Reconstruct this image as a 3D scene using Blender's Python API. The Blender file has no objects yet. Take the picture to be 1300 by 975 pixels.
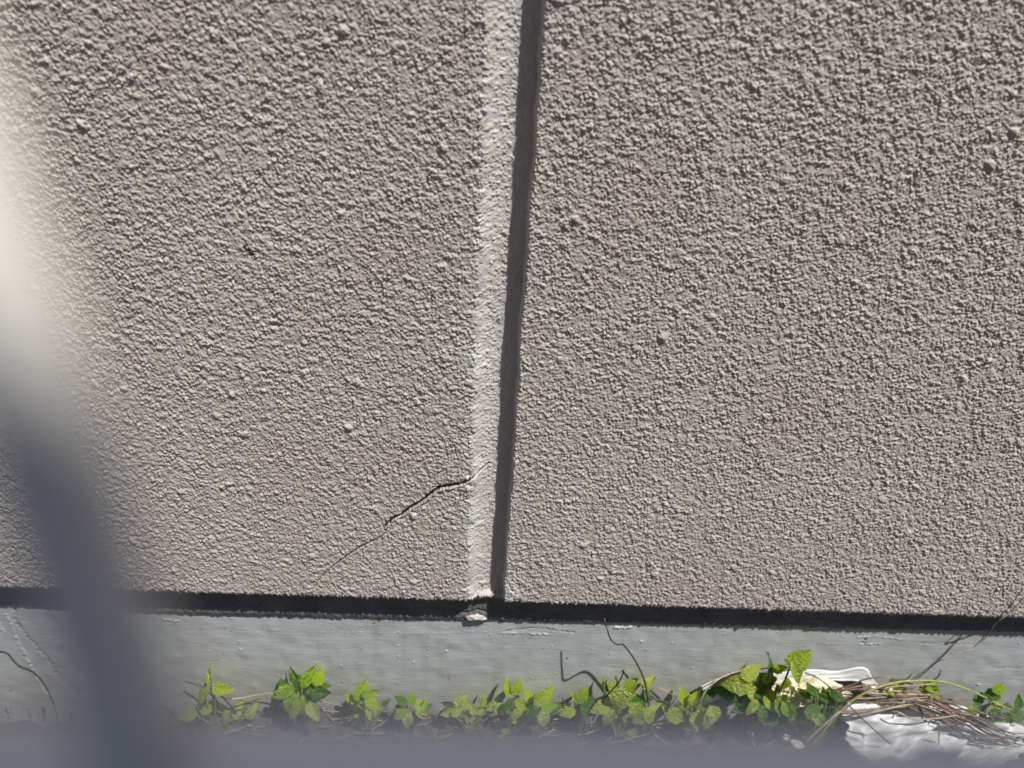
import bpy, bmesh, math, random
import numpy as np
from mathutils import Vector, Matrix

random.seed(7)
RNG = np.random.default_rng(11)
SC = bpy.context.scene
COL = SC.collection

# ------------------------------------------------------------------ camera
D = 0.55                       # camera distance from the plaster face (plaster face is the plane y = 0)
PITCH, YAW, ROLL = math.radians(32.0), math.radians(2.42), math.radians(-3.59)
FPX, PW, PH = 976.0, 1300.0, 975.0
_f = np.array([math.sin(YAW)*math.cos(PITCH), math.cos(YAW)*math.cos(PITCH), -math.sin(PITCH)])
_r = np.array([math.cos(YAW), -math.sin(YAW), 0.0])
_d = np.cross(_f, _r)
_r, _d = math.cos(ROLL)*_r + math.sin(ROLL)*_d, -math.sin(ROLL)*_r + math.cos(ROLL)*_d

def ray(px, py):
    return _f + _r*(px-PW/2)/FPX + _d*(py-PH/2)/FPX

PBASE = 0.0190                  # the foundation face lies 19 mm behind the plaster face
_s = ray(650, 908)
H = -_s[2]*(D+PBASE)/_s[1]     # camera height over the soil
CAM = np.array([0.0, -D, H])

def at(px, py, Y):
    """world point seen at a photo pixel on the vertical plane y = Y"""
    v = ray(px, py)
    return CAM + v*((Y+D)/v[1])

def depth(P):
    return float((np.asarray(P)-CAM) @ _f)

ZB = float(at(650, 769, 0)[2])  # height of the plaster's lower edge
GX = float(at(658, 300, 0)[0])  # the joint

cam = bpy.data.cameras.new('camera')
cam.sensor_width = 36.0
cam.lens = 36.0*FPX/PW
cam.clip_start = 0.004
cam.clip_end = 500
cam.dof.use_dof = True
cam.dof.focus_distance = 0.68
cam.dof.aperture_fstop = cam.lens/5.4
co = bpy.data.objects.new('camera', cam)
COL.objects.link(co)
M3 = Matrix((tuple(_r), tuple(-_d), tuple(-_f))).transposed()
co.matrix_world = Matrix.Translation(Vector(CAM)) @ M3.to_4x4()
SC.camera = co

# ------------------------------------------------------------------ light
SUN = Vector((1.0, -1.0, 2.8)).normalized()      # towards the sun
w = bpy.data.worlds.new('World'); SC.world = w; w.use_nodes = True
nt = w.node_tree
bg = nt.nodes['Background']
sky = nt.nodes.new('ShaderNodeTexSky'); sky.sky_type = 'NISHITA'; sky.sun_disc = False
sky.sun_elevation = math.asin(SUN.z); sky.sun_rotation = math.atan2(SUN.x, SUN.y)
nt.links.new(sky.outputs[0], bg.inputs[0]); bg.inputs[1].default_value = 0.055
sky.air_density = 0.36; sky.dust_density = 0.3; sky.ozone_density = 0.2
sl = bpy.data.lights.new('sun', 'SUN'); sl.energy = 5.0; sl.angle = math.radians(0.53); sl.color = (1.0, 0.975, 0.93)
so = bpy.data.objects.new('sun', sl); COL.objects.link(so)
so.rotation_euler = SUN.to_track_quat('Z', 'Y').to_euler(); so.location = (2, -3, 6)
SC.view_settings.view_transform = 'Standard'; SC.view_settings.look = 'None'
SC.view_settings.gamma = 1.0; SC.view_settings.exposure = 0.37
SC.cycles.max_bounces = 6

# ------------------------------------------------------------------ helpers
def tag(o, label=None, cat=None, group=None, kind=None):
    if label: o['label'] = label
    if cat: o['category'] = cat
    if group: o['group'] = group
    if kind: o['kind'] = kind
    return o

def empty(name, loc=(0, 0, 0)):
    o = bpy.data.objects.new(name, None); COL.objects.link(o); o.location = Vector(loc)
    o.empty_display_size = 0.01
    return o

def link(name, me, parent=None, loc=None):
    o = bpy.data.objects.new(name, me); COL.objects.link(o)
    if parent is not None:
        o.parent = parent
        if loc is None: loc = -parent.location       # mesh written in world coordinates
    if loc is not None: o.location = Vector(loc)
    return o

def mesh_pd(name, verts, faces, m, smooth=True):
    me = bpy.data.meshes.new(name); me.from_pydata([tuple(map(float, v)) for v in verts], [], faces)
    me.materials.append(m)
    if smooth: me.polygons.foreach_set('use_smooth', np.ones(len(me.polygons), bool))
    me.update(); return me

def grid_mesh(name, X, Y, Z, m, attr=None):
    """X, Y, Z: arrays (rows, cols)"""
    nr, nc = X.shape
    me = bpy.data.meshes.new(name)
    me.vertices.add(nr*nc)
    me.vertices.foreach_set('co', np.stack([X, Y, Z], -1).astype(np.float32).ravel())
    i = np.arange(nr*nc).reshape(nr, nc)
    q = np.stack([i[:-1, :-1], i[1:, :-1], i[1:, 1:], i[:-1, 1:]], -1).reshape(-1, 4)
    n = len(q)
    me.loops.add(4*n); me.loops.foreach_set('vertex_index', q.ravel().astype(np.int32))
    me.polygons.add(n); me.polygons.foreach_set('loop_start', (np.arange(n)*4).astype(np.int32))
    me.polygons.foreach_set('use_smooth', np.ones(n, bool))
    if attr:
        for k, v in attr.items():
            a = me.attributes.new(k, 'FLOAT', 'POINT'); a.data.foreach_set('value', v.astype(np.float32).ravel())
    me.materials.append(m); me.update(calc_edges=True); me.validate()
    return me

def smoothstep(a, b, x):
    if a > b: return 1-smoothstep(b, a, x)
    t = np.clip((x-a)/(b-a), 0, 1); return t*t*(3-2*t)

def band(shape, lo, hi, sx=1.0, sy=1.0, seed=0):
    """periodic band-passed noise, unit variance; wavelengths lo..hi in samples, stretched by sx, sy"""
    rg = np.random.default_rng(seed)
    n = rg.standard_normal(shape)
    fy = np.fft.fftfreq(shape[0])[:, None]*sy; fx = np.fft.rfftfreq(shape[1])[None, :]*sx
    f = np.sqrt(fx*fx+fy*fy)
    g = np.exp(-(f*lo)**2*1.2)*(1-np.exp(-(f*hi)**2*1.2))
    r = np.fft.irfft2(np.fft.rfft2(n)*g, shape)
    return r/r.std()

def sample(tile, u, v):
    """bilinear periodic lookup; u along columns, v along rows, in samples"""
    h, wd = tile.shape
    u0 = np.floor(u).astype(int); v0 = np.floor(v).astype(int); a = u-u0; b = v-v0
    u0 %= wd; v0 %= h; u1 = (u0+1) % wd; v1 = (v0+1) % h
    return (tile[v0, u0]*(1-a)+tile[v0, u1]*a)*(1-b)+(tile[v1, u0]*(1-a)+tile[v1, u1]*a)*b

def polydist(X, Z, pts, wid):
    """distance from every (X, Z) to a polyline, signed side (+ above) and the width there"""
    best = np.full(X.shape, 9.0); W_ = np.zeros(X.shape); S_ = np.zeros(X.shape)
    for (a, b, wa, wb) in zip(pts[:-1], pts[1:], wid[:-1], wid[1:]):
        dx, dz = b[0]-a[0], b[1]-a[1]; L = dx*dx+dz*dz
        t = np.clip(((X-a[0])*dx+(Z-a[1])*dz)/L, 0, 1)
        ex, ez = X-a[0]-t*dx, Z-a[1]-t*dz
        d = np.sqrt(ex*ex+ez*ez); k = d < best
        best = np.where(k, d, best); W_ = np.where(k, wa+(wb-wa)*t, W_)
        S_ = np.where(k, np.sign(dx*ez-dz*ex), S_)
    return best, S_, W_

def graded(lo, a, b, hi, step, grow=1.25, cap=0.05):
    """coordinates with even steps between a and b and growing ones out to lo and hi"""
    core = list(np.arange(a, b, step)); left = []; x = a; s = step
    while x > lo: s = min(s*grow, cap); x -= s; left.append(x)
    x = core[-1]; s = step; right = []
    while x < hi: s = min(s*grow, cap); x += s; right.append(x)
    return np.array(left[::-1]+core+right)

# ------------------------------------------------------------------ materials
class NT:
    def __init__(s, name):
        s.m = bpy.data.materials.new(name); s.m.use_nodes = True; s.t = s.m.node_tree
        s.b = s.t.nodes['Principled BSDF']
    def n(s, typ, **k):
        o = s.t.nodes.new('ShaderNode'+typ)
        for a, v in k.items():
            if a.startswith('i_'):
                o.inputs[a[2:].replace('_', ' ')].default_value = v
            else: setattr(o, a, v)
        return o
    def l(s, a, b): s.t.links.new(a, b)
    def noise(s, vec, scale, detail=4, rough=0.55):
        o = s.n('TexNoise'); o.inputs['Scale'].default_value = scale; o.inputs['Detail'].default_value = detail
        o.inputs['Roughness'].default_value = rough
        if vec is not None: s.l(vec, o.inputs['Vector'])
        return o.outputs['Fac']
    def ramp(s, fac, *stops):
        o = s.n('ValToRGB'); e = o.color_ramp.elements
        while len(e) < len(stops): e.new(0.5)
        for k, (p, c) in enumerate(stops):
            e[k].position = p; e[k].color = (*c, 1) if len(c) == 3 else c
        s.l(fac, o.inputs[0]); return o.outputs[0]
    def mix(s, fac, a, b, mode='MIX'):
        o = s.n('Mix', data_type='RGBA', blend_type=mode)
        for v, i in ((fac, 0), (a, 6), (b, 7)):
            if hasattr(v, 'is_linked'): s.l(v, o.inputs[i])
            else: o.inputs[i].default_value = (*v, 1) if isinstance(v, tuple) else v
        return o.outputs[2]
    def coord(s, scale=(1, 1, 1), which='Object'):
        c = s.n('TexCoord'); mp = s.n('Mapping'); mp.inputs['Scale'].default_value = scale
        s.l(c.outputs[which], mp.inputs['Vector']); return mp.outputs[0]
    def bump(s, h, dist, strength=1.0):
        o = s.n('Bump'); o.inputs['Distance'].default_value = dist; o.inputs['Strength'].default_value = strength
        s.l(h, o.inputs['Height']); s.l(o.outputs[0], s.b.inputs['Normal'])
    def attr(s, name):
        o = s.n('Attribute'); o.attribute_name = name; return o.outputs['Fac']
    def set(s, **k):
        for a, v in k.items(): s.b.inputs[a.replace('_', ' ')].default_value = v

def mat_plaster():
    t = NT('sprayed plaster paint'); P = t.coord()
    big = t.noise(P, 7, 4); mid = t.noise(P, 38, 5); fine = t.noise(P, 420, 3)
    c = t.ramp(big, (0.35, (0.452, 0.396, 0.362)), (0.65, (0.486, 0.455, 0.408)))
    c = t.mix(t.ramp(mid, (0.45, (0, 0, 0)), (0.75, (0.6, 0.6, 0.6))), c, (0.415, 0.372, 0.345))
    c = t.mix(t.ramp(t.noise(P, 90, 3), (0.62, (0, 0, 0)), (0.78, (0.35, 0.35, 0.35))), c, (0.44, 0.40, 0.31))
    c = t.mix(t.ramp(fine, (0.35, (0.35, 0.35, 0.35)), (0.65, (0, 0, 0))), c, (0.37, 0.335, 0.315))
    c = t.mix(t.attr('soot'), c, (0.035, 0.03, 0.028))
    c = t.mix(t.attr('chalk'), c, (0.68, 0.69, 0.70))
    t.l(c, t.b.inputs['Base Color']); t.set(Roughness=0.72, Specular_IOR_Level=0.35)
    t.bump(t.noise(P, 800, 4, 0.65), 0.0010, 0.6)
    return t.m

def mat_base():
    t = NT('grey painted foundation'); P = t.coord(); S = t.coord((2.2, 2, 22))
    st = t.noise(S, 9, 6, 0.6); big = t.noise(P, 9, 4); fine = t.noise(P, 600, 3)
    c = t.ramp(st, (0.25, (0.375, 0.405, 0.413)), (0.75, (0.435, 0.462, 0.465)))
    c = t.mix(t.ramp(big, (0.42, (0, 0, 0)), (0.66, (0.8, 0.8, 0.8))), c, (0.385, 0.39, 0.37))
    lo = t.n('SeparateXYZ'); t.l(P, lo.inputs[0])
    low = t.n('MapRange'); low.inputs[1].default_value = 0.11; low.inputs[2].default_value = 0.0
    t.l(lo.outputs[2], low.inputs[0])
    mu = t.n('Math', operation='MULTIPLY'); t.l(low.outputs[0], mu.inputs[0]); t.l(t.noise(P, 16, 5, 0.65), mu.inputs[1])
    c = t.mix(mu.outputs[0], c, (0.22, 0.20, 0.165))
    c = t.mix(t.ramp(t.noise(t.coord((14, 2, 1.6)), 5, 5, 0.6), (0.52, (0, 0, 0)), (0.75, (0.4, 0.4, 0.4))), c, (0.27, 0.27, 0.25))           # splashed dirt low on the face
    c = t.mix(t.ramp(fine, (0.66, (0, 0, 0)), (0.74, (0.5, 0.5, 0.5))), c, (0.10, 0.10, 0.095))
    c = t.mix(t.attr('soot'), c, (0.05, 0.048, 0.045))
    c = t.mix(t.attr('chalk'), c, (0.62, 0.60, 0.55))
    c = t.mix(t.attr('rosy'), c, (0.40, 0.32, 0.28))
    t.l(c, t.b.inputs['Base Color']); t.set(Roughness=0.62, Specular_IOR_Level=0.35)
    a_ = t.n('Math', operation='MULTIPLY_ADD'); t.l(t.noise(P, 420, 4, 0.7), a_.inputs[0]); a_.inputs[1].default_value = 0.8
    t.l(t.noise(t.coord((8, 2, 70)), 16, 6, 0.7), a_.inputs[2]); t.bump(a_.outputs[0], 0.0004, 0.5)
    return t.m

def mat_soil():
    t = NT('dry soil'); P = t.coord()
    c = t.ramp(t.noise(P, 60, 6, 0.7), (0.3, (0.035, 0.028, 0.022)), (0.55, (0.08, 0.067, 0.055)), (0.8, (0.15, 0.13, 0.105)))
    t.l(c, t.b.inputs['Base Color']); t.set(Roughness=0.95, Specular_IOR_Level=0.2)
    t.bump(t.noise(P, 260, 6, 0.7), 0.004, 0.9); return t.m

def mat_metal(name, a, b):
    t = NT(name); P = t.coord()
    c = t.ramp(t.noise(P, 45, 4), (0.35, a), (0.65, b))
    c = t.mix(t.ramp(t.noise(P, 140, 4), (0.6, (0, 0, 0)), (0.75, (0.6, 0.6, 0.6))), c, tuple(q*0.8 for q in a))
    t.l(c, t.b.inputs['Base Color']); t.set(Roughness=0.45); t.bump(t.noise(P, 300, 3), 0.0003, 0.4); return t.m

def mat_leaf(name, lo, hi, vein, trans=0.45):
    t = NT(name)
    uv = t.n('TexCoord').outputs['UV']; sep = t.n('SeparateXYZ'); t.l(uv, sep.inputs[0])
    def math_(op, a, b=None):
        o = t.n('Math', operation=op)
        for i, v in enumerate((a, b)):
            if v is None: continue
            if hasattr(v, 'is_linked'): t.l(v, o.inputs[i])
            else: o.inputs[i].default_value = v
        return o.outputs[0]
    ua = math_('ABSOLUTE', math_('SUBTRACT', sep.outputs[0], 0.5))
    s = math_('FRACT', math_('MULTIPLY', math_('SUBTRACT', sep.outputs[1], math_('MULTIPLY', ua, 0.75)), 6.0))
    side = math_('ABSOLUTE', math_('SUBTRACT', s, 0.5))
    side = t.ramp(side, (0.0, (1, 1, 1)), (0.10, (0, 0, 0)))
    mid = t.ramp(ua, (0.012, (1, 1, 1)), (0.035, (0, 0, 0)))
    v = t.mix(1.0, side, mid, 'LIGHTEN')
    oi = t.n('ObjectInfo').outputs['Random']
    P = t.coord((1, 1, 1))
    n1 = t.noise(P, 2.6, 4)
    a = t.mix(oi, lo, hi); c = t.mix(t.ramp(n1, (0.35, (0, 0, 0)), (0.7, (1, 1, 1))), a, t.mix(0.5, a, hi))
    vf = t.n('Math', operation='MULTIPLY'); t.l(v, vf.inputs[0]); vf.inputs[1].default_value = 0.45
    c = t.mix(vf.outputs[0], c, vein)
    spot = t.ramp(t.noise(P, 9, 3), (0.68, (0, 0, 0)), (0.76, (0.6, 0.6, 0.6)))
    c = t.mix(spot, c, (0.12, 0.085, 0.03))
    t.l(c, t.b.inputs['Base Color']); t.set(Roughness=0.3, Specular_IOR_Level=0.5)
    h = t.n('Math', operation='SUBTRACT'); t.l(t.noise(P, 7, 3), h.inputs[0]); t.l(v, h.inputs[1])
    t.bump(h.outputs[0], 0.05, 0.5)
    tr = t.n('BsdfTranslucent'); t.l(t.mix(1.0, c, (1.5, 1.5, 0.7), 'MULTIPLY'), tr.inputs[0])
    ms = t.n('MixShader'); ms.inputs[0].default_value = trans
    t.l(t.b.outputs[0], ms.inputs[1]); t.l(tr.outputs[0], ms.inputs[2])
    t.l(ms.outputs[0], t.t.nodes['Material Output'].inputs[0]); return t.m

def mat_stem(name, a, b):
    t = NT(name); P = t.coord()
    c = t.ramp(t.noise(P, 130, 4), (0.35, a), (0.65, b))
    c = t.mix(t.n('ObjectInfo').outputs['Random'], c, t.mix(1.0, c, (0.6, 0.6, 0.6), 'MULTIPLY'))
    t.l(c, t.b.inputs['Base Color']); t.set(Roughness=0.6); t.bump(t.noise(P, 900, 3), 0.0004, 0.6); return t.m

def mat_cloth(name, a, b):
    t = NT(name); P = t.coord()
    c = t.ramp(t.noise(P, 34, 5, 0.6), (0.35, a), (0.6, b))
    c = t.mix(t.ramp(t.noise(P, 260, 3), (0.66, (0, 0, 0)), (0.75, (0.5, 0.5, 0.5))), c, tuple(x*0.55 for x in a))
    t.l(c, t.b.inputs['Base Color']); t.set(Roughness=0.5)
    t.bump(t.noise(P, 120, 4), 0.0010, 0.4); return t.m

M_PLASTER, M_BASE, M_SOIL, M_METAL = mat_plaster(), mat_base(), mat_soil(), mat_metal('light grey painted metal', (0.53, 0.505, 0.465), (0.59, 0.565, 0.525))
M_RAIL = mat_metal('pale galvanised metal', (0.76, 0.82, 0.88), (0.82, 0.87, 0.92))
M_LEAF = mat_leaf('fresh leaf', (0.15, 0.26, 0.015), (0.36, 0.46, 0.03), (0.40, 0.50, 0.12))
M_DARK = mat_leaf('dark leaf', (0.035, 0.09, 0.012), (0.085, 0.17, 0.02), (0.14, 0.22, 0.06), 0.3)
M_PALE = mat_leaf('yellowing leaf', (0.28, 0.37, 0.06), (0.42, 0.47, 0.10), (0.47, 0.50, 0.18))
M_DRYST = mat_stem('dry red brown stem', (0.16, 0.085, 0.06), (0.33, 0.22, 0.16))
M_TAN = mat_stem('straw stem', (0.33, 0.25, 0.15), (0.52, 0.43, 0.30))
M_TWIG = mat_stem('dark twig', (0.035, 0.028, 0.022), (0.085, 0.07, 0.055))
M_GREENST = mat_stem('green stem', (0.20, 0.25, 0.05), (0.34, 0.34, 0.10))
M_WHITE = mat_cloth('white plastic cloth', (0.54, 0.54, 0.535), (0.66, 0.66, 0.66))
M_CREAM = mat_cloth('cream cloth', (0.60, 0.50, 0.36), (0.68, 0.59, 0.45))
M_SHADE_FILLER = mat_cloth('dark shade filler', (0.085, 0.088, 0.095), (0.14, 0.142, 0.15))
M_STONE = mat_cloth('pale stone chip', (0.42, 0.40, 0.38), (0.58, 0.56, 0.53))

# ------------------------------------------------------------------ the wall
TS = 0.00027                                  # tile sample size in metres
TH, TW = 2160, 3780                           # 0.58 x 1.02 m of relief before it repeats

def stucco_tile():
    h = np.full((TH, TW), -0.35)
    def splats(n, rmin, rmax, hmin, hmax, flat, seed):
        rg = np.random.default_rng(seed)
        for _ in range(n):
            r = rg.uniform(rmin, rmax)/0.6; e = rg.uniform(0.62, 1.0); th = rg.uniform(0, math.pi)
            k = int(r*1.25)+2; cx, cy = int(rg.integers(TW)), int(rg.integers(TH))
            y, x = np.mgrid[-k:k+1, -k:k+1]
            a = (x*math.cos(th)+y*math.sin(th))/r; b = (-x*math.sin(th)+y*math.cos(th))/(r*e)
            q = np.hypot(a, b); ang = np.arctan2(b, a)
            q = q*(1+0.13*np.sin(2*ang+rg.uniform(0, 6))+0.10*np.sin(3*ang+rg.uniform(0, 6))+0.07*np.sin(5*ang+rg.uniform(0, 6)))
            top = rg.uniform(hmin, hmax)
            dome = np.where(q < 1, top*(1-np.clip(q, 0, 1)**flat), -1.0)
            iy = (np.arange(cy-k, cy+k+1) % TH)[:, None]; ix = (np.arange(cx-k, cx+k+1) % TW)[None, :]
            cur = h[iy, ix]
            h[iy, ix] = np.maximum(cur, dome+np.minimum(cur, 0.1)*0.25)
    splats(118000, 1.4, 3.2, 0.15, 0.85, 2.0, 1)
    splats(2200, 3.0, 5.0, 0.3, 1.0, 2.8, 2)
    splats(130, 4.6, 10.5, 0.7, 1.5, 3.2, 3)
    # light blur
    fy = np.fft.fftfreq(TH)[:, None]; fx = np.fft.rfftfreq(TW)[None, :]
    h = np.fft.irfft2(np.fft.rfft2(h)*np.exp(-(fx*fx+fy*fy)*(2*math.pi*0.5)**2/2), h.shape)
    h += 0.20*band((TH, TW), 5, 12, seed=21)+0.09*band((TH, TW), 2.2, 6, seed=22)
    h += 0.16*band((TH, TW), 22, 60, seed=23)
    h *= np.clip(1+0.16*band((TH, TW), 60, 260, seed=24), 0.6, 1.4)
    return h*0.00113                          # metres
TILE = stucco_tile()

xs = graded(-2.6, -0.56, 0.66, 2.6, 0.00070)
GL, GB, GF, GR = GX-0.0278, GX-0.0075, GX+0.0066, GX+0.0078      # joint: bevel, floor, steep right side
GD = 0.0142
rows = []
z = ZB+0.003
while z < ZB+0.60:
    rows.append(z); z += 0.00095-0.00035*(z-ZB)/0.6
s = 0.0008
while z < 2.6:
    rows.append(z); s = min(s*1.25, 0.05); z += s
rows = np.array(rows[::-1])
X, Z = np.meshgrid(xs, rows)
hgt = sample(TILE, X/TS+900, Z/TS)
near = (X > -0.7) & (X < 0.8) & (Z < ZB+0.8)
hgt = np.where(near, hgt, hgt*0.6)
wob = 0.0005*sample(band((256, 256), 10, 60, seed=5), Z*0+3.0, Z/0.004)
xx = X-wob
bev_t = np.clip((xx-GL+0.004)/(GB-GL+0.004), 0, 1)
bev = (1-(1-bev_t)**1.7)*smoothstep(0, 0.42, bev_t)
prof = np.where(xx < GB, bev, 1.0)
prof = prof*(1-smoothstep(GF, GR, xx))*(1-0.6*smoothstep(ZB+0.010, ZB+0.001, Z))
inside = (xx > GL) & (xx < GR+0.002)
rough = np.where(inside, np.where(xx > GB, 0.4, 1.05-0.35*np.clip((xx-GL)/(GB-GL), 0, 1)), 1.0)
edge = 1.2*np.exp(-((xx-GR-0.0012)/0.0028)**2)
Yf = GD*prof-hgt*rough-0.0007*edge*(0.5+sample(band((512, 512), 4, 14, seed=6), X/TS*0.8, Z/TS*0.8).clip(-0.5, 2))
# the crack, and a short one higher up
cr = [(400, 747), (403.6, 737), (420, 721), (440, 706), (460, 693), (480, 684), (489, 677), (488, 670), (500, 657), (510, 654), (520, 645), (536, 636),
      (550, 625), (558, 619), (572, 617), (586, 614), (600, 608), (612, 603), (621, 598)]
cw = [0.05, 0.12, 0.2, 0.28, 0.45, 0.25, 0.1, 0.5, 0.95, 0.8, 1.0, 0.95, 1.2, 1.35, 1.45, 0.95, 0.85, 0.6, 0.3]
cp = []
for (a, b) in cr:
    p = at(a, b, 0); cp.append((p[0], p[2]))
soot = np.zeros(X.shape)
jag = 0.0010*sample(band((512, 512), 4, 12, seed=9), X/TS, Z/TS)
def carve(pts, wid, dep, lip):
    global Yf, soot
    d, sd, wd = polydist(X+jag, Z+jag*0.7, pts, [q*0.00110 for q in wid])
    core = np.clip(1-(d/(wd+0.00045))**2, 0, 1)
    Yf = Yf+dep*np.sqrt(core)*np.clip(wd/0.0009, 0.25, 1)
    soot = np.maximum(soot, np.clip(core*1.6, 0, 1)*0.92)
    lp = np.exp(-((d-wd-0.0009)/0.0008)**2)*(sd < 0)*np.clip(wd/0.0009, 0, 1)
    Yf = Yf-lip*lp
carve(cp, cw, 0.008, 0.0010)
q2 = [at(a, b, 0) for a, b in ((308, 312), (313, 318), (318, 323), (325, 329))]
carve([(p[0], p[2]) for p in q2], [0.2, 0.7, 1.2, 0.3], 0.004, 0.0004)
pk = at(598, 668, 0)
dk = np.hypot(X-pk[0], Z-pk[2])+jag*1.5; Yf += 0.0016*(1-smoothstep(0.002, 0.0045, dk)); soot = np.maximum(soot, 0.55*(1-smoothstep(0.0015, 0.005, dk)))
chalk = np.exp(-((xx-GL+0.001)/0.008)**2)*np.clip(sample(band((512, 512), 8, 60, sy=0.4, seed=12), X/0.002, Z/0.002)*0.5+0.10, 0, 0.6)  # left edge of the bevel painted paler in patches, as a sunlit highlight
chalk += 0.2*smoothstep(0.1, 0.5, bev_t)*(xx < GB+0.002)  # whole slope tinted paler to brighten its sunlit side
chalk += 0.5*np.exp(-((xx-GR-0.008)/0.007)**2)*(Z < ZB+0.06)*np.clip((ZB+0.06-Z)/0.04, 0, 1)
# the lower edge rolls back to the foundation
bt = np.clip((ZB+0.0075-Z)/0.0045, 0, 1)
Yf = Yf+0.0028*bt*bt+hgt*rough*0.55*bt
edz = 0.0014*sample(band((8, 4096), 6, 60, seed=31), X/TS, X*0)
Zd = Z+np.where(Z < ZB+0.02, edz*(1-(Z-ZB)/0.02), 0)
ext = [(0.0052, 0.0004), (0.009, -0.0004), (0.0140, -0.0002), (0.0192, 0.0003)]     # underside, back to the foundation
XE = np.tile(xs, (4, 1))
YE = np.array([np.maximum(e[0]+0*xs, Yf[-1]*(1-k/3.0)+0.0195*(k/3.0)+0.0006*(k+1)) for k, e in enumerate(ext)])
ZE = np.array([Zd[-1]-0.0030+e[1]+0.0005*np.sin(xs*900+k*2)+0.0006*sample(band((8, 4096), 4, 20, seed=33+k), xs/TS, xs*0) for k, e in enumerate(ext)])
XA, YA, ZA = np.vstack([X, XE]), np.vstack([Yf, YE]), np.vstack([Zd, ZE])
SA = np.vstack([soot, np.repeat(soot[-1:], 4, 0)]); CA = np.vstack([chalk, np.zeros(XE.shape)])
wall = empty('house_wall', (GX, 0, 0))
tag(wall, 'grey beige sprayed plaster house wall with a vertical joint, diagonal crack and grey painted foundation', 'wall')
iL = int(np.searchsorted(xs, GL-0.003)); iR = int(np.searchsorted(xs, GR+0.003))
for nm, a, b, lb in (('plaster_panel', 0, iL, 'plaster panel with a dark diagonal crack near its lower right corner'),
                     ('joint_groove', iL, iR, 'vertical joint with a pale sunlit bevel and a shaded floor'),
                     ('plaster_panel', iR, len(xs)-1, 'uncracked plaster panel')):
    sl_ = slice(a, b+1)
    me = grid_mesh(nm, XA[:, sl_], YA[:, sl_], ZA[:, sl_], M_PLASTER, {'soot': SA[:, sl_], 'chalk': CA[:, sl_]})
    o = link(nm, me, wall); o['label'] = lb

# foundation
bx = graded(-2.6, -0.60, 0.72, 2.6, 0.0012)
bz = np.concatenate([np.arange(ZB+0.004, 0.0, -0.0009), [-0.01, -0.05, -0.12]])
BX, BZ = np.meshgrid(bx, bz)
st = band((1024, 1024), 2.5, 14, sx=7.0, sy=1.0, seed=41)
hb = 0.000035*sample(st, BX/0.0012, BZ/0.0009)+0.00015*sample(band((512, 512), 18, 90, seed=42), BX/0.0012, BZ/0.0012)
sp = sample(band((1024, 1024), 3, 8, seed=43), BX/0.0012, BZ/0.0012)
hb += 0.0009*np.clip(sp-2.2, 0, 1.5)-0.0008*np.clip(-sp-2.6, 0, 1)
soot_b = 0.9*np.clip((-sp-2.5)*1.5, 0, 1); chalk_b = 0.8*np.clip((sp-2.75)*2, 0, 1); rosy = np.zeros(BX.shape)
def P2(lst):
    r = [at(a, b, PBASE) for a, b in lst]; return [(p[0], p[2]) for p in r]
jb = 0.0007*sample(band((512, 512), 4, 20, seed=44), BX/0.0012, BZ/0.0012)
for lst, wd_, amp, so_, ch_, ro_ in (
        ([(8, 780), (22, 812), (40, 848), (60, 884)], 1.2, 0.0010, 0, 0.28, 0),                       # raised ragged drips, left
        ([(0, 792), (6, 804)], 1.0, 0.0009, 0, 0.25, 0),
        ([(19, 772), (20, 786), (30, 802), (44, 818), (60, 834), (68, 848), (76, 860)], 1.5, -0.0010, 0.45, 0, 0),
        ([(62, 856), (74, 866), (84, 872)], 4.5, 0.0005, 0, 0, 0.55),
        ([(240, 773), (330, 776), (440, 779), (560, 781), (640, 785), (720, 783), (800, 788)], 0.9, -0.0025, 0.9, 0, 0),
        ([(300, 798), (380, 801), (470, 803), (560, 804), (640, 800)], 0.55, 0.0003, 0, 0.35, 0),
        ([(640, 801), (680, 797), (730, 803)], 0.6, -0.0012, 0.75, 0, 0),
        ([(630, 804), (668, 803), (700, 806)], 0.7, 0.0009, 0, 0.6, 0),
        ([(205, 784), (218, 788), (228, 788)], 0.8, 0.0012, 0, 0.6, 0),
        ([(780, 796), (800, 797)], 0.9, 0.0012, 0, 0.7, 0), ([(1110, 808), (1150, 812)], 0.5, 0.0008, 0, 0.5, 0),
        ([(1097, 812), (1097, 818)], 1.6, -0.0018, 0.9, 0, 0), ([(1090, 818), (1120, 817)], 0.8, 0.0011, 0, 0.6, 0),
        ([(1090, 809), (1106, 808)], 0.8, 0.001, 0, 0.6, 0),
        ([(1170, 816), (1240, 818)], 0.5, -0.0007, 0.35, 0, 0), ([(1265, 850), (1280, 846), (1296, 850)], 0.6, -0.0008, 0.5, 0, 0)):
    d, sd, wd = polydist(BX+jb, BZ+jb, P2(lst), [wd_*0.001]*len(lst))
    k = np.exp(-(d/(wd*1.1))**2)*np.clip(0.7+0.5*sp, 0.15, 1.2)
    hb = hb+amp*k; soot_b = np.maximum(soot_b, so_*k); chalk_b = np.maximum(chalk_b, ch_*k); rosy = np.maximum(rosy, ro_*k)
# lumpy mortar squeezed out under the plaster
up = np.clip((BZ-(ZB-0.016))/0.012, 0, 1)
hb += up*(0.002+0.0016*sample(band((256, 2048), 6, 30, sx=0.35, seed=45), BX/0.0012, BZ/0.0012))
fo = link('foundation', grid_mesh('foundation', BX, PBASE-hb, BZ, M_BASE, {'soot': np.clip(soot_b, 0, 1), 'chalk': np.clip(chalk_b, 0, 1), 'rosy': rosy}), wall)
fo['label'] = 'smooth grey painted foundation strip with hairline cracks and scratches'
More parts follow.
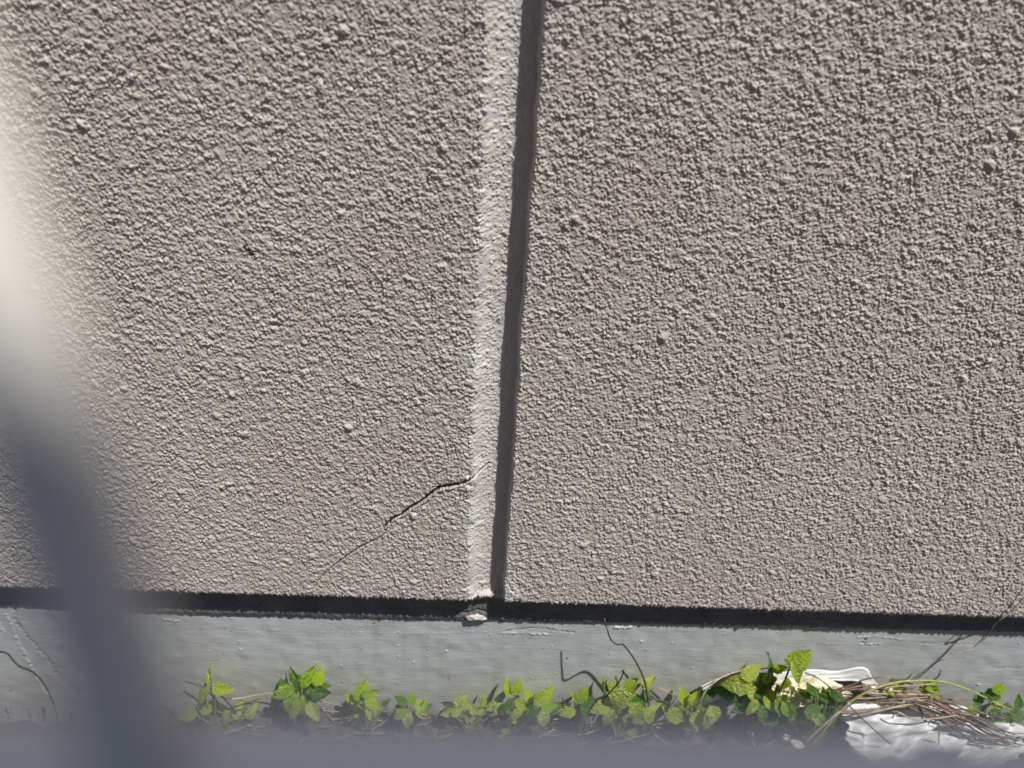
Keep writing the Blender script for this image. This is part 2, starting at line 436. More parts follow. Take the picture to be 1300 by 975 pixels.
# blackish filler strip laid along the overhang's shadow band to darken it
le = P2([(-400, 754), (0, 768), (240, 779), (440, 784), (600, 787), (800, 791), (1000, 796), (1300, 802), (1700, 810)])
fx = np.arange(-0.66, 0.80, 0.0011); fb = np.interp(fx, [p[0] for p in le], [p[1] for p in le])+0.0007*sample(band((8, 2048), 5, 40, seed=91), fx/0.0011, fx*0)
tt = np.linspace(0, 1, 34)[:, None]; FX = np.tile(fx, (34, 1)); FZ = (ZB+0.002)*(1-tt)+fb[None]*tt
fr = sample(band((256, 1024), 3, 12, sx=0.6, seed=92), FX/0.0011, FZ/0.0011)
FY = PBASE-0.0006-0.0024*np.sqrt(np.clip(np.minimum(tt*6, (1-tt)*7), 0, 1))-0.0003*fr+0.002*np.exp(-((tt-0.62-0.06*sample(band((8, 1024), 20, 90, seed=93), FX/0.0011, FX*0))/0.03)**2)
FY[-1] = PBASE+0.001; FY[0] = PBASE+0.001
fl = link('shade_filler', grid_mesh('shade_filler', FX, FY, FZ, M_SHADE_FILLER), wall)
fl['label'] = 'rough blackish filler strip darkening the shadow between plaster edge and foundation'
# loose lump of plaster lodged under the joint
bm = bmesh.new(); bmesh.ops.create_icosphere(bm, subdivisions=3, radius=1)
rg = np.random.default_rng(5)
lp = at(604, 783, PBASE-0.003)
for v in bm.verts:
    n_ = 1+0.22*math.sin(v.co.x*5+1)*math.cos(v.co.z*6)+0.1*math.sin(v.co.y*11+v.co.x*7)+rg.uniform(-0.05, 0.05)
    v.co = Vector((v.co.x*0.0100*(1-0.45*v.co.z)*n_, v.co.y*0.0035*n_, v.co.z*0.0042*n_))
for f_ in bm.faces: f_.smooth = True
me = bpy.data.meshes.new('plaster_lump'); bm.to_mesh(me); me.materials.append(M_PLASTER)
o = link('plaster_lump', me, None, lp); tag(o, 'pale pinkish lump of plaster on the foundation below the vertical joint', 'plaster lump')

# ------------------------------------------------------------------ ground
gx = graded(-60, -0.65, 0.75, 60, 0.006, 1.3, 8); gy = np.concatenate([[PBASE+0.10, PBASE+0.03], np.arange(PBASE+0.004, -0.16, -0.005), -0.16-np.cumsum(0.006*1.3**np.arange(33)), ])
GXm, GYm = np.meshgrid(gx, gy)
gh = 0.004*sample(band((256, 512), 4, 24, seed=51), GXm/0.006, GYm/0.006)+0.003*sample(band((256, 512), 3, 7, seed=52), GXm/0.006, GYm/0.006)
gh -= 0.035*smoothstep(-0.30, -0.38, GXm)*(GXm > -2)
gh = np.where((abs(GXm) < 2) & (GYm > -1), gh, 0.0)-0.004
o = link('ground', grid_mesh('ground', GXm[:, ::-1], GYm[:, ::-1], gh[:, ::-1], M_SOIL)); tag(o, 'dry brown soil at the foot of the wall', kind='structure')

# ------------------------------------------------------------------ tubes
def spline(pts, n=6):
    P = [np.asarray(p, float) for p in pts]
    if len(P) < 3: return P
    Q = [2*P[0]-P[1]]+P+[2*P[-1]-P[-2]]; out = []
    for i in range(1, len(Q)-2):
        a, b, c, d = Q[i-1:i+3]
        for t in np.linspace(0, 1, n, endpoint=False):
            out.append(0.5*((2*b)+(c-a)*t+(2*a-5*b+4*c-d)*t*t+(3*b-a-3*c+d)*t**3))
    out.append(P[-1]); return out

def tube_mesh(name, pts, r0, r1, m, sides=6, n=6, knob=0.0):
    P = spline(pts, n); V = []; F = []; u = None
    for i, p in enumerate(P):
        t = P[min(i+1, len(P)-1)]-P[max(i-1, 0)]; t = t/(np.linalg.norm(t)+1e-9)
        if u is None:
            u = np.cross(t, [0.3, 0.5, 0.8]); u /= np.linalg.norm(u)
        u = u-t*(u@t); u /= np.linalg.norm(u)+1e-9; v = np.cross(t, u)
        r = r0+(r1-r0)*i/(len(P)-1)
        if knob: r *= 1+knob*math.sin(i*2.4)*math.sin(i*0.9+1)
        for k in range(sides):
            a = 2*math.pi*k/sides; V.append(p+r*(u*math.cos(a)+v*math.sin(a)))
        if i:
            for k in range(sides):
                F.append(((i-1)*sides+k, (i-1)*sides+(k+1) % sides, i*sides+(k+1) % sides, i*sides+k))
    F.append(tuple(range(sides))[::-1]); F.append(tuple((len(P)-1)*sides+k for k in range(sides)))
    return mesh_pd(name, V, F, m)

# ------------------------------------------------------------------ fence in front of the lens
def boxm(name, x0, x1, y0, y1, z0, z1, m, bev=0.003, parent=None):
    bm = bmesh.new(); bmesh.ops.create_cube(bm, size=1)
    for v in bm.verts: v.co = Vector((x0+(v.co.x+.5)*(x1-x0), y0+(v.co.y+.5)*(y1-y0), z0+(v.co.z+.5)*(z1-z0)))
    bmesh.ops.bevel(bm, geom=bm.edges[:], offset=bev, segments=2, affect='EDGES')
    me = bpy.data.meshes.new(name); bm.to_mesh(me); bm.free(); me.materials.append(m); return link(name, me, parent)

fence = empty('metal_fence', (-1.0, -D, 0))
tag(fence, 'light grey metal fence close to the lens with a blurred rail and slanting rod', 'fence')
ZR = 0.050
fe = CAM+ray(650, 891)*ZR                           # far top edge of the rail
RAILZ, RAILY = float(fe[2]), float(fe[1])
boxm('lower_rail', -0.975, 0.975, RAILY-0.034, RAILY, RAILZ-0.030, RAILZ, M_RAIL, 0.002, fence)
v_ = ray(192, 990); p2 = CAM+v_*((RAILZ+0.001-CAM[2])/v_[2])
p1 = CAM+ray(-16, 340)*0.036
dr = (p1-p2); p0 = p1+dr*0.9
TOPZ = H+0.55; TOPY = -D-0.179
tp = np.array([p0[0]-0.06, TOPY-0.02, TOPZ+0.002])
o = link('slanting_rod', tube_mesh('slanting_rod', [p2, p2+dr*0.33, p2+dr*0.66, p1, p1+dr*0.16-_r*0.0002, p1+dr*0.33-_r*0.0008, p1+dr*0.50-_r*0.002, p0-_r*0.012, (p0+tp)/2+np.array([-0.025, 0.004, 0.005]), tp], 0.0029, 0.0033, M_METAL, 20, 8), fence)
boxm('shade_rail', -1.04, 1.04, TOPY-0.046, TOPY, TOPZ, TOPZ+0.021, M_METAL, 0.003, fence)  # unseen rail, added to shade the lower rod and the rail below
for sx in (-1, 1):
    boxm('post', sx*1.0-0.025, sx*1.0+0.025, TOPY-0.04, TOPY+0.215, -0.05, TOPZ-0.001, M_METAL, 0.003, fence)

# ------------------------------------------------------------------ leaves and plants
def leaf_mesh(name, m, width, lobe, fold, curl, twist, seed):
    rg = random.Random(seed); V = []; F = []; UV = []
    R_, C_ = 9, 7
    for i in range(R_):
        t = i/(R_-1)
        wv = width*(math.sin(math.pi*min(1, t**0.62))**0.85)*(1-0.25*t) if t < 1 else 0.0
        wv = max(wv, 0.012)
        if i % 2 and 0 < i < R_-1: wv *= 1.10+0.06*rg.random()
        for j in range(C_):
            u = -1+2*j/(C_-1)
            x = u*wv; y = t-(lobe*abs(u)**1.5*(1-t)**5)
            zz = fold*abs(x)-curl*t*t+0.02*math.sin(9*t+3*u+seed)*abs(u)+twist*u*t*0.3+0.015*rg.uniform(-1, 1)*abs(u)
            V.append((x, y, zz)); UV.append((0.5+0.5*u*wv/width, t))
    for i in range(R_-1):
        for j in range(C_-1):
            a = i*C_+j; F.append((a, a+1, a+C_+1, a+C_))
    me = mesh_pd(name, V, F, m)
    ul = me.uv_layers.new(name='uv')
    for l in me.loops: ul.data[l.index].uv = UV[l.vertex_index]
    return me
VAR = [(0.36, 0.16, 0.35, 0.18, 0.2), (0.42, 0.20, 0.15, 0.30, -0.3), (0.30, 0.10, 0.55, 0.10, 0.4), (0.38, 0.22, 0.25, 0.45, 0.0), (0.26, 0.05, 0.7, 0.25, -0.5)]
LEAVES = {k: [leaf_mesh('leaf', m, *v, seed=i+1) for i, v in enumerate(VAR)] for k, m in (('g', M_LEAF), ('d', M_DARK), ('y', M_PALE))}
UPV = np.array([0, 0, 1.0])

def add_leaf(plant, P, ang, size, kind='g', var=None, face=None, jit=0.48):
    """leaf with its base at P; ang in degrees as it leans seen from the front (0 right, 90 up)"""
    a = math.radians(ang)
    dirv = _r*math.cos(a)-_d*math.sin(a)
    n = (-_f*0.65+UPV*0.45) if face is None else np.asarray(face, float)
    n = n+np.array([random.uniform(-1, 1) for _ in range(3)])*jit
    dirv = dirv+n*random.uniform(-0.35, 0.25)
    dirv /= np.linalg.norm(dirv); n = n-dirv*(n@dirv); n /= np.linalg.norm(n); xv = np.cross(dirv, n)
    me = random.choice(LEAVES[kind]) if var is None else LEAVES[kind][var]
    o = bpy.data.objects.new('leaf', me); COL.objects.link(o); o.parent = plant
    m = Matrix((tuple(xv), tuple(dirv), tuple(n))).transposed().to_4x4()
    o.matrix_local = Matrix.Translation(Vector(P)-plant.location) @ m @ Matrix.Diagonal((size, size, size, 1))
    return o

def px2m(P): return depth(P)/FPX

def clump(px, py, Y, leaves, label, group='small leafy weeds along the foot of the wall', cat='weed', scale=1.0, fill=0, spread=18, kind='g', stem=M_GREENST, fsize=(8, 19), bare=()):
    """leaves: (px, py, size_px, angle, kind[, dy]) ; py of the leaf base"""
    g = at(px, py, Y); root = np.array([g[0], Y, -0.003])
    t = empty('leafy_weed', root); tag(t, label, cat, group)
    L = list(leaves)
    for _ in range(fill):
        a = random.uniform(0, 360); q = random.random()**0.6
        L.append((px+spread*q*math.cos(math.radians(a)), py-spread*0.5*q*math.sin(math.radians(a))+random.uniform(-6, 8), random.uniform(*fsize), random.uniform(-40, 220), kind, random.uniform(-0.014, 0.014)))
    for q in L:
        lx, ly, s, an, k = q[:5]; s *= scale; dy = q[5] if len(q) > 5 else random.uniform(-0.006, 0.006)
        yy = min(Y+dy, PBASE-0.006)
        P = at(lx, ly, yy)
        if P[2] < 0.004: P[2] = 0.004
        add_leaf(t, P, an, s*px2m(P), k)
        mid = (root+P)/2+np.array([random.uniform(-.004, .004), random.uniform(-.004, .002), 0.004])
        link('stem', tube_mesh('stem', [root, mid, P], 0.0009, 0.0005, stem, 5, 4), t)
    for pts in bare:
        link('twig', tube_mesh('twig', [at(a, b, Y+c) for a, b, c in pts], 0.0011, 0.0006, M_TWIG, 5, 5, 0.25), t)
    return t

clump(268, 905, -0.004, [(268, 868, 24, 98, 'g'), (272, 872, 25, -14, 'g'), (262, 878, 23, 222, 'g'), (246, 905, 22, 200, 'y'), (290, 906, 22, 240, 'g'), (266, 902, 18, 160, 'g'), (300, 912, 24, 82, 'y'), (316, 912, 26, 66, 'y')],
      'sprig with three bright leaves and dark twigs, leftmost weed at the foundation', bare=[[(284, 902, 0), (270, 884, 0), (256, 872, 0.004), (235, 865, 0.01)], [(300, 905, 0), (283, 886, 0), (268, 876, 0)], [(292, 900, 0), (312, 893, 0), (330, 887, 0.004)], [(268, 877, 0), (268, 868, 0)]])
clump(381, 906, -0.006, [(372, 874, 30, 205, 'g', -.004), (378, 866, 22, 120, 'd', .006), (384, 872, 30, 62, 'g', 0), (392, 876, 26, 20, 'd', .005), (372, 882, 26, 250, 'g', -.008), (386, 884, 24, 285, 'g', -.012),
      (398, 880, 24, -15, 'd', -.004), (380, 892, 30, 262, 'y', -.016), (394, 892, 28, 290, 'y', -.016), (364, 884, 22, 160, 'g', -.006), (378, 878, 20, 90, 'd', -.004), (362, 878, 18, 110, 'd', .006), (402, 868, 20, 70, 'g', .004), (376, 894, 26, 235, 'g', -.014)],
      'dense rounded bunch of bright green leaves, second weed from the left', fill=5, spread=26)
clump(463, 908, -0.006, [(454, 886, 28, 60, 'g'), (460, 884, 26, 20, 'g'), (466, 890, 26, -30, 'g', -.008), (456, 896, 24, 230, 'd', -.008), (470, 898, 28, 280, 'y', -.012), (450, 890, 18, 150, 'g'), (486, 896, 14, 40, 'd')],
      'weed with one glossy curled leaf over brown buds, left of the low dull weed', fill=5, scale=0.85, spread=16, bare=[[(440, 906, 0), (442, 896, -.002), (438, 890, 0)], [(446, 905, 0), (444, 893, 0), (448, 886, 0)]])
clump(522, 910, -0.006, [(516, 898, 22, 180, 'd'), (514, 894, 22, 130, 'd'), (522, 892, 18, 85, 'g'), (528, 896, 24, 10, 'g'), (530, 902, 24, -30, 'y', -.01), (512, 904, 24, 215, 'g', -.01), (520, 908, 28, 250, 'y', -.012), (538, 900, 16, 30, 'd')],
      'low dull green weed between the curled leaf weed and the yellow one', fill=6, scale=0.75, spread=20)
clump(598, 910, -0.004, [(578, 902, 26, 200, 'y'), (580, 898, 24, 60, 'y'), (588, 900, 20, 100, 'y'), (576, 896, 22, 170, 'd'), (604, 904, 22, 140, 'y'), (612, 898, 24, 80, 'g'), (620, 900, 22, 40, 'y'), (630, 902, 24, 20, 'y'), (600, 908, 20, 220, 'y')],
      'yellowing weed with narrow pale leaves', fill=7, scale=0.82, spread=30, kind='y')
clump(650, 912, -0.004, [(648, 882, 22, 110, 'g'), (654, 880, 20, 70, 'g'), (650, 888, 24, 235, 'd'), (656, 890, 20, -40, 'g'), (672, 892, 20, 95, 'g'), (682, 890, 30, 35, 'g'), (690, 896, 24, -10, 'g'), (678, 898, 26, 250, 'd', -.01), (698, 900, 24, 20, 'd'), (664, 902, 26, 210, 'g', -.012), (688, 906, 26, 290, 'y', -.014), (710, 904, 22, 40, 'g')],
      'wide green weed with a bright upright leaf, right of the yellowing weed', fill=13, scale=0.92, spread=42, bare=[[(674, 908, 0), (676, 892, 0), (679, 882, 0)], [(716, 904, 0), (715, 893, 0), (714, 886, 0)]])
clump(742, 908, -0.006, [(736, 890, 20, 70, 'g'), (734, 892, 18, 120, 'g'), (742, 892, 24, 10, 'd'), (740, 898, 22, -25, 'd', -.008), (728, 902, 20, 200, 'g')],
      'small weed with one dark oval leaf beside the foot of the twig shadow', fill=3, spread=16)
clump(788, 912, -0.008, [(782, 878, 26, 255, 'g', -.004), (778, 880, 22, 130, 'y'), (790, 878, 34, 262, 'y', -.012), (796, 876, 22, 50, 'g'), (772, 894, 26, 205, 'y', -.008), (800, 888, 24, -20, 'g'), (784, 872, 16, 95, 'y'), (770, 880, 16, 100, 'd'), (804, 896, 26, 300, 'g', -.01), (780, 902, 30, 230, 'y', -.014), (806, 892, 18, 20, 'd')],
      'bright yellow green weed with a long hanging leaf, right of the twig shadow', fill=8, spread=28)
clump(822, 908, -0.002, [(816, 872, 22, 40, 'y', .004), (816, 882, 22, -25, 'd', .002), (822, 912, 24, 60, 'y', -.012), (826, 914, 22, 120, 'g', -.012), (818, 912, 20, 200, 'y', -.012), (842, 890, 10, 200, 'g')],
      'slender weed with a dark leaf under a small pale leaf', bare=[[(820, 908, -.004), (817, 884, 0), (816, 870, .004)], [(843, 908, -.01), (850, 897, -.008), (859, 885, -.004)], [(810, 886, .004), (840, 889, 0), (858, 902, -.006)]])
clump(882, 912, -0.006, [(872, 892, 20, 110, 'g'), (878, 894, 22, 60, 'g'), (868, 898, 18, 200, 'g'), (884, 900, 18, 10, 'd'), (872, 904, 16, 270, 'd'), (900, 896, 34, 268, 'y', -.012), (888, 906, 30, 262, 'y', -.012), (862, 912, 26, 150, 'g', -.014), (904, 900, 26, 295, 'y', -.014), (893, 886, 24, 30, 'd', .004)],
      'weed with hanging pale yellow leaves at the left edge of the white cloth', fill=4, spread=18)
clump(972, 912, -0.012, [(1004, 846, 33, 38, 'g', -.004), (1006, 838, 38, -72, 'g', -.010), (944, 858, 28, 25, 'y', 0), (950, 868, 36, 190, 'y', -.004), (952, 876, 24, -40, 'y', -.004), (966, 866, 24, 20, 'd', 0), (960, 874, 28, -20, 'd', 0), (976, 854, 24, 80, 'd', .002),
      (982, 852, 20, 20, 'g', 0), (964, 878, 28, 215, 'd', 0), (1000, 862, 22, 250, 'g', -.006), (1004, 872, 20, 280, 'd', -.008), (976, 880, 34, -62, 'g', -.006), (988, 890, 36, -40, 'g', -.012), (960, 888, 24, 240, 'g', -.01), (948, 896, 22, 200, 'd', -.006), (994, 890, 34, 300, 'g', -.014), (955, 882, 40, 180, 'd', .004), (935, 880, 30, 170, 'd', .004), (970, 868, 22, 60, 'g', -.003), (986, 872, 22, -85, 'd', -.004), (966, 900, 28, 300, 'd', -.016), (1024, 905, 26, 20, 'd', -.016), (1030, 908, 30, 330, 'g', -.018)],
      'tall ivy like weed with a large folded top leaf before the cream cloth', stem=M_DRYST, fill=10, spread=34, kind='d', fsize=(16, 26))
clump(1052, 908, -0.016, [(1040+random.uniform(-14, 28), 890+random.uniform(-14, 22), random.uniform(9, 17), random.uniform(20, 160), 'd', random.uniform(-.008, .008)) for _ in range(30)]+[(1028, 888, 22, 140, 'd'), (1036, 908, 28, 200, 'g'), (1046, 912, 24, 330, 'd')],
      'dark weed with tufts of tiny narrow leaves beside the cream cloth')
clump(1185, 905, -0.012, [(1185+random.uniform(-12, 12), 875+random.uniform(-10, 12), random.uniform(9, 15), random.uniform(0, 180), 'g') for _ in range(10)]+[(1190, 900, 20, -10, 'g'), (1180, 898, 16, 200, 'd')],
      'small sprig of rounded leaves growing through the dry stems')
clump(1143, 898, -0.012, [(1143+random.uniform(-9, 9), 880+random.uniform(-9, 9), random.uniform(9, 14), random.uniform(0, 180), 'g') for _ in range(8)], 'tiny green sprig under the arching stem on the white cloth')
clump(1262, 912, -0.006, [(1263, 876, 18, 15, 'g'), (1266, 880, 20, 200, 'd'), (1236, 896, 22, 250, 'g', -.006), (1240, 892, 16, 60, 'd'), (1256, 900, 24, 10, 'y', -.008), (1262, 902, 26, 280, 'd', -.01), (1276, 908, 24, 230, 'd', -.012), (1286, 906, 22, -20, 'd', -.012), (1292, 898, 16, 80, 'd')],
      'rightmost weed, dark leaves below one bright round leaf', fill=14, spread=32, kind='d')

# ------------------------------------------------------------------ twigs by the foundation
def strand(name, pts, r0, r1, m, label, cat, group=None, knob=0.15, root=None):
    P = [at(a, b, y) for a, b, y in pts]
    o = link(name, tube_mesh(name, [p-P[-1] for p in P], r0, r1, m, 6, 6, knob), None, P[-1])
    return tag(o, label, cat, group)
strand('vine', [(767, 785, -.015), (775, 811, -.019), (784, 818, -.022), (792, 819, -.011), (806, 838, -.009), (815, 856, -.008), (820, 872, -.007), (826, 912, -.004)], 0.0007, 0.0013, M_TWIG,
       'thin dark kinked stem standing before the foundation right of the joint', 'vine')
strand('vine', [(-8, 826, .018), (8, 828, .018), (17, 838, .0178), (25, 845, .0178), (40, 851, .0175), (52, 862, .0175), (62, 878, .017), (70, 898, .016), (76, 925, .010)], 0.0005, 0.0007, M_TWIG,
       'thin dark vine curving down the foundation at the far left', 'vine')
strand('twig', [(792, 850, -.02), (788, 862, -.018), (778, 875, -.016), (762, 893, -.014), (752, 915, -.012)], 0.0006, 0.0012, M_TWIG, 'short dark forked twig beside the bright yellow green weed', 'twig')
strand('stem_and_shadow', [(1315, 740, -.005), (1290, 770, -.004), (1266, 790, -.003), (1261, 796, .012), (1254, 806, .0170), (1240, 820, .0172), (1222, 828, .0172), (1195, 838, .0175)], 0.0008, 0.0005, M_TAN,
       'thin dead stem hanging in front of the plaster edge at the far right', 'stem')
strand('stem_and_shadow', [(1222, 806, .0178), (1196, 834, .0174), (1178, 850, .0165), (1163, 862, .013), (1150, 866, .004)], 0.0005, 0.0008, M_TWIG, 'thin dark straight tube standing for a stem shadow on the foundation above the white cloth', 'stem')  # dark tube hugging the foundation in place of a stem's cast shadow
for pts, lb in (([(795, 848, .016), (806, 856, .014)], 'short straw lying against the foundation above the twig'),
                ([(834, 872, .014), (858, 884, .010)], 'straw leaning on the foundation left of the pale hanging leaves'),
                ([(362, 880, .0), (340, 880, .006), (318, 884, .008), (300, 887, .006), (284, 887, .002)], 'pale runner stem linking the two leftmost weeds'),
                ([(390, 888, -.004), (415, 892, 0), (434, 897, -.004)], 'pale straw between the bunch of leaves and the curled leaf weed')):
    strand('straw', pts, 0.0006, 0.0005, M_TAN, lb, 'straw')

# ------------------------------------------------------------------ white cloth, cream cloth
def sheet(name, outline_top, outline_bot, ny, m, label, cat, amp, seed, thick=0.0012):
    """crumpled sheet lofted between two lines of points (px, py, Y)"""
    T = spline([at(*p) for p in outline_top], 10); B = spline([at(*p) for p in outline_bot], 10)
    n = 70
    def res(P):
        P = np.array(P); L = np.r_[0, np.cumsum(np.linalg.norm(np.diff(P, axis=0), axis=1))]
        return np.stack([np.interp(np.linspace(0, L[-1], n), L, P[:, k]) for k in range(3)], 1)
    T, B = res(T), res(B)
    nz = [band((64, 128), a, b, seed=seed+i) for i, (a, b) in enumerate(((9, 40), (5, 14)))]
    t = np.linspace(0, 1, ny)[:, None]; U = np.linspace(0, 1, n)[None, :]
    G = T[None]*(1-t[..., None])+B[None]*t[..., None]
    fold = sample(nz[0], U*70+t*18, t*26+U*6)*0.7+np.abs(sample(nz[1], U*40+t*30, t*22))*-0.5
    nrm = np.array([0.1, -0.62, 0.75])
    G = G+amp*fold[..., None]*nrm
    G[..., 0] += 0.006*(sample(nz[0], t*30+U*0, 7+U*0)*(1-U)**6+sample(nz[0], t*30+U*0, 40+U*0)*U**6)
    G[..., 2] += 0.003*sample(nz[0], U*40, 20+0*U)*(1-t)**4
    G[..., 1] = np.minimum(G[..., 1], PBASE-0.002); G[..., 2] = np.maximum(G[..., 2], 0.001)
    c = G.reshape(-1, 3).mean(0); c[2] = 0
    me = grid_mesh(name, G[..., 0]-c[0], G[..., 1]-c[1], G[..., 2]-c[2], m)
    o = link(name, me, None, c)
    md = o.modifiers.new('thickness', 'SOLIDIFY'); md.thickness = thick; md.offset = 0
    tag(o, label, cat); return o
wc = sheet('white_cloth', [(1078, 890, -.006), (1110, 893, -.010), (1150, 890, -.010), (1190, 894, -.010), (1240, 903, -.012), (1285, 915, -.014)],
      [(1085, 960, -.050), (1120, 985, -.055), (1160, 990, -.058), (1200, 985, -.056), (1250, 980, -.055), (1310, 965, -.050)], 46, M_WHITE,
      'crumpled white plastic cloth lying under the dry stems at the right', 'cloth', 0.0085, 61)
hem = sheet('white_strip', [(890, 872, .010), (906, 862, .012), (930, 854, .015), (985, 852, .016), (1030, 851, .016), (1065, 853, .016), (1098, 854, .015), (1115, 866, .012), (1150, 874, .008)],
      [(884, 900, .002), (904, 890, .004), (930, 882, .008), (985, 866, .013), (1030, 863, .0125), (1065, 864, .0125), (1094, 866, .012), (1118, 882, .006), (1152, 892, .002)], 16, M_WHITE,
      'white cloth strip with a stitched hem propped against the foundation', 'cloth', 0.0007, 71)
cc = sheet('cream_cloth', [(984, 870, .004), (1002, 861, .008), (1030, 858, .009), (1052, 862, .008), (1075, 874, .004)], [(976, 896, -.010), (1000, 899, -.012), (1030, 897, -.012), (1055, 893, -.010), (1082, 892, -.008)], 26, M_CREAM,
      'cream cloth scrap under the large folded leaf', 'cloth', 0.0032, 81)

# ------------------------------------------------------------------ dry stems over the white cloth
rt = at(1290, 925, -.02); rt[2] = 0
dry = empty('dry_weed', rt); tag(dry, 'arching heap of red brown dry stems with one green stem over the white cloth', 'dead weed')
def bit(name, pts, r0, r1, m, knob=0.15):
    link(name, tube_mesh(name, [at(a, b, y) for a, b, y in pts], r0, r1, m, 6, 6, knob), dry)
bit('green_stem', [(1030, 948, -.040), (1062, 908, -.032), (1090, 884, -.026), (1130, 868, -.020), (1165, 864, -.016), (1200, 866, -.014), (1235, 878, -.014), (1265, 893, -.012), (1292, 905, -.010)], 0.0012, 0.0010, M_GREENST)
bit('stem', [(1020, 945, -.038), (1055, 912, -.034), (1068, 902, -.032), (1078, 892, -.030)], 0.0013, 0.0015, M_TAN)
bit('stem', [(1058, 876, -.010), (1080, 870, -.012), (1100, 862, -.012), (1125, 860, -.012), (1150, 866, -.012), (1180, 878, -.014), (1215, 892, -.016), (1250, 906, -.018), (1300, 918, -.022)], 0.0010, 0.0008, M_DRYST)
bit('stem', [(1066, 905, -.020), (1090, 904, -.022), (1120, 900, -.022), (1150, 895, -.022), (1175, 890, -.020), (1200, 886, -.018), (1232, 888, -.016)], 0.0021, 0.0009, M_DRYST)
bit('stem', [(1078, 910, -.022), (1110, 904, -.024), (1140, 897, -.024), (1170, 892, -.022)], 0.0016, 0.0010, M_TAN)
bit('stem', [(1060, 893, -.012), (1085, 888, -.014), (1110, 886, -.016), (1145, 886, -.016), (1180, 884, -.016)], 0.0014, 0.0008, M_DRYST)
bit('stem', [(1056, 886, -.012), (1072, 876, -.014), (1100, 870, -.014), (1140, 872, -.014), (1165, 880, -.014), (1190, 892, -.018), (1225, 905, -.020), (1262, 920, -.024)], 0.0011, 0.0007, M_DRYST)
bit('stem', [(1022, 854, -.014), (1040, 862, -.018), (1062, 880, -.024), (1080, 898, -.030), (1100, 918, -.034), (1130, 945, -.042)], 0.0008, 0.0008, M_TWIG)
bit('stem', [(1168, 896, -.024), (1186, 914, -.030), (1192, 930, -.034), (1190, 960, -.042)], 0.0008, 0.0006, M_DRYST)
bit('stem', [(1130, 864, -.014), (1150, 862, -.012), (1158, 855, -.010)], 0.0013, 0.0004, M_TWIG)
bit('stem', [(1178, 866, -.014), (1190, 860, -.012), (1195, 850, -.010)], 0.0012, 0.0004, M_TWIG)
bit('stem', [(1140, 904, -.028), (1160, 913, -.032), (1190, 912, -.032), (1215, 908, -.030)], 0.0009, 0.0007, M_TAN)
rr = random.Random(4)
for k in range(26):
    a = rr.uniform(1150, 1200); b = rr.uniform(886, 900)
    bit('stem', [(a, b, -.022), (a+rr.uniform(25, 40), b+rr.uniform(10, 18), -.026), (a+rr.uniform(60, 80), b+rr.uniform(26, 40), -.032), (a+rr.uniform(90, 120), b+rr.uniform(42, 64), -.040)], 0.0009, 0.0005, rr.choice([M_DRYST, M_TAN, M_DRYST, M_TWIG]))
for k in range(17):
    a = rr.uniform(1060, 1110); b = rr.uniform(872, 908)
    bit('stem', [(a, b, -.012), (a+rr.uniform(20, 40), b+rr.uniform(-8, 3), -.016), (a+rr.uniform(50, 90), b+rr.uniform(-12, 6), -.018)], 0.0011, 0.0006, rr.choice([M_DRYST, M_DRYST, M_TAN]))
cs = empty('ivy_stem', at(893, 905, -.004)*np.array([1, 1, 0]))
tag(cs, 'thin pale arching stem over the left end of the white cloth strip', 'stem')
for nm, pts, m in (('stem', [(884, 906, -.006), (892, 884, -.006), (902, 870, -.002), (920, 858, .004), (942, 851, .008), (960, 846, .006)], M_TAN), ('stem', [(880, 886, .004), (905, 870, .008), (930, 856, .010), (975, 848, .008), (1000, 846, -.004)], M_TWIG)):
    link(nm, tube_mesh(nm, [at(a, b, y) for a, b, y in pts], 0.0008, 0.0006, m, 6, 6, 0.1), cs)

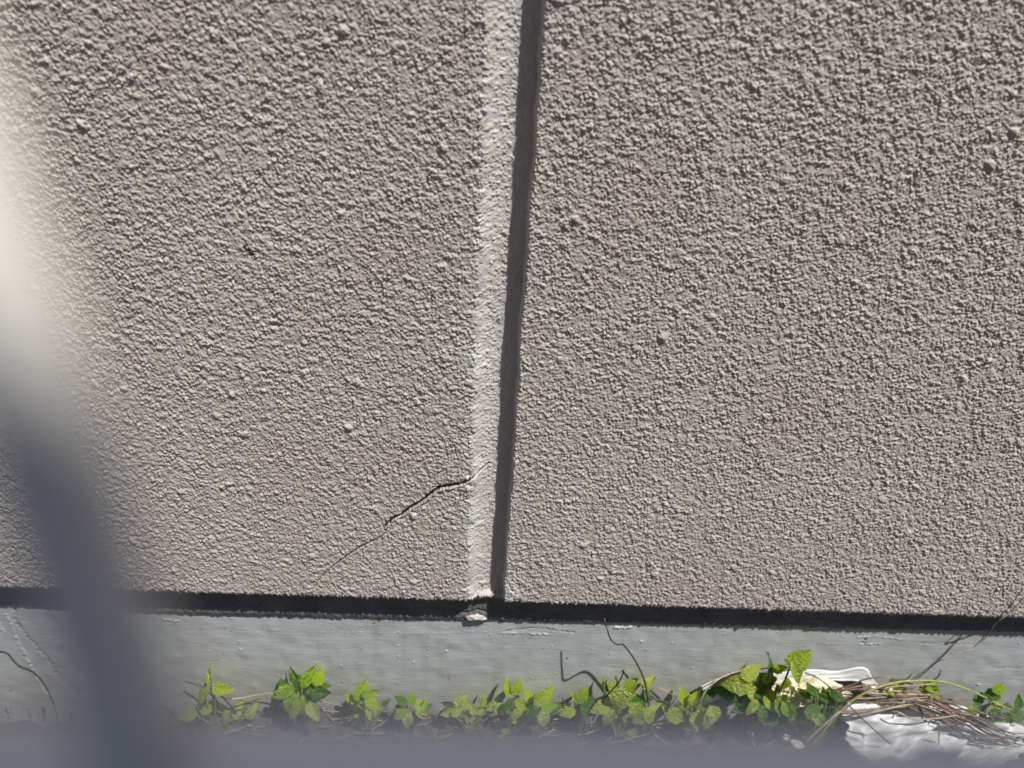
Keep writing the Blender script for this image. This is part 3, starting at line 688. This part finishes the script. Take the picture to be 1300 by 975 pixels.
# ------------------------------------------------------------------ litter
V = []; F = []
rg = np.random.default_rng(8)
ico = bmesh.new(); bmesh.ops.create_icosphere(ico, subdivisions=1, radius=1); ico.verts.ensure_lookup_table()
IV = np.array([v.co[:] for v in ico.verts]); IF = [[v.index for v in f_.verts] for f_ in ico.faces]
for k in range(1500):
    r = 0.0012+0.004*rg.random()**4; c = np.array([rg.uniform(-0.6, 0.75), PBASE-0.006-0.11*rg.random()**1.4, r*0.5-0.003])
    b0 = len(V); sq = rg.uniform(0.6, 1.3, 3); jt = rg.uniform(0.8, 1.2, (len(IV), 1))
    V += list(IV*jt*sq*r+c); F += [[b0+i for i in f_] for f_ in IF]
o = link('soil_crumbs', mesh_pd('soil_crumbs', V, F, M_SOIL, False)); tag(o, 'loose crumbs of soil along the foot of the wall', kind='stuff')
for i, (a, b, s_) in enumerate(((975, 922, 9), (962, 917, 6), (998, 932, 8), (958, 938, 8), (1012, 944, 9), (968, 934, 6), (985, 912, 5), (1040, 920, 6), (912, 933, 5), (818, 902, 4))):
    P = at(a, b, -.02); v_ = ray(a, b); P = CAM+v_*((0.003-CAM[2])/v_[2])
    bm = bmesh.new(); bmesh.ops.create_icosphere(bm, subdivisions=2, radius=1)
    for v in bm.verts: v.co *= 1+random.uniform(-.22, .22); v.co.z *= 0.55
    me = bpy.data.meshes.new('stone_chip'); bm.to_mesh(me); bm.free(); me.materials.append(M_STONE)
    o = link('stone_chip', me, None, P); o.scale = [s_*px2m(P)]*3; o.rotation_euler = (random.uniform(-.4, .4), random.uniform(-.4, .4), random.uniform(0, 6))
    tag(o, 'pale grey stone chip on the soil below the weeds', 'stone', 'pale stone chips on the soil')
V = []; F = []
for k in range(300):
    x, y = rg.uniform(-0.45, 0.6), PBASE-0.004-0.07*rg.random(); a = rg.uniform(0, 6.28); L = rg.uniform(0.012, 0.045); zz = rg.uniform(0.001, 0.010)
    p0_, p1_ = np.array([x, y, zz]), np.array([x+L*math.cos(a), min(y+0.5*L*math.sin(a), PBASE-0.003), max(0.001, zz+rg.uniform(-.004, .008))])
    t = (p1_-p0_)/np.linalg.norm(p1_-p0_); u = np.cross(t, [0, 0, 1]); u /= np.linalg.norm(u); q = np.cross(t, u); b0 = len(V); r = rg.uniform(.0004, .0008)
    for p in (p0_, (p0_+p1_)/2+q*0.002, p1_):
        for j in range(3): V.append(p+r*(u*math.cos(2.094*j)+q*math.sin(2.094*j)))
    for i in range(2):
        for j in range(3): F.append([b0+i*3+j, b0+i*3+(j+1) % 3, b0+i*3+3+(j+1) % 3, b0+i*3+3+j])
o = link('straw_litter', mesh_pd('straw_litter', V, F, M_TAN)); tag(o, 'scattered dry straw litter on the soil at the wall', kind='stuff')
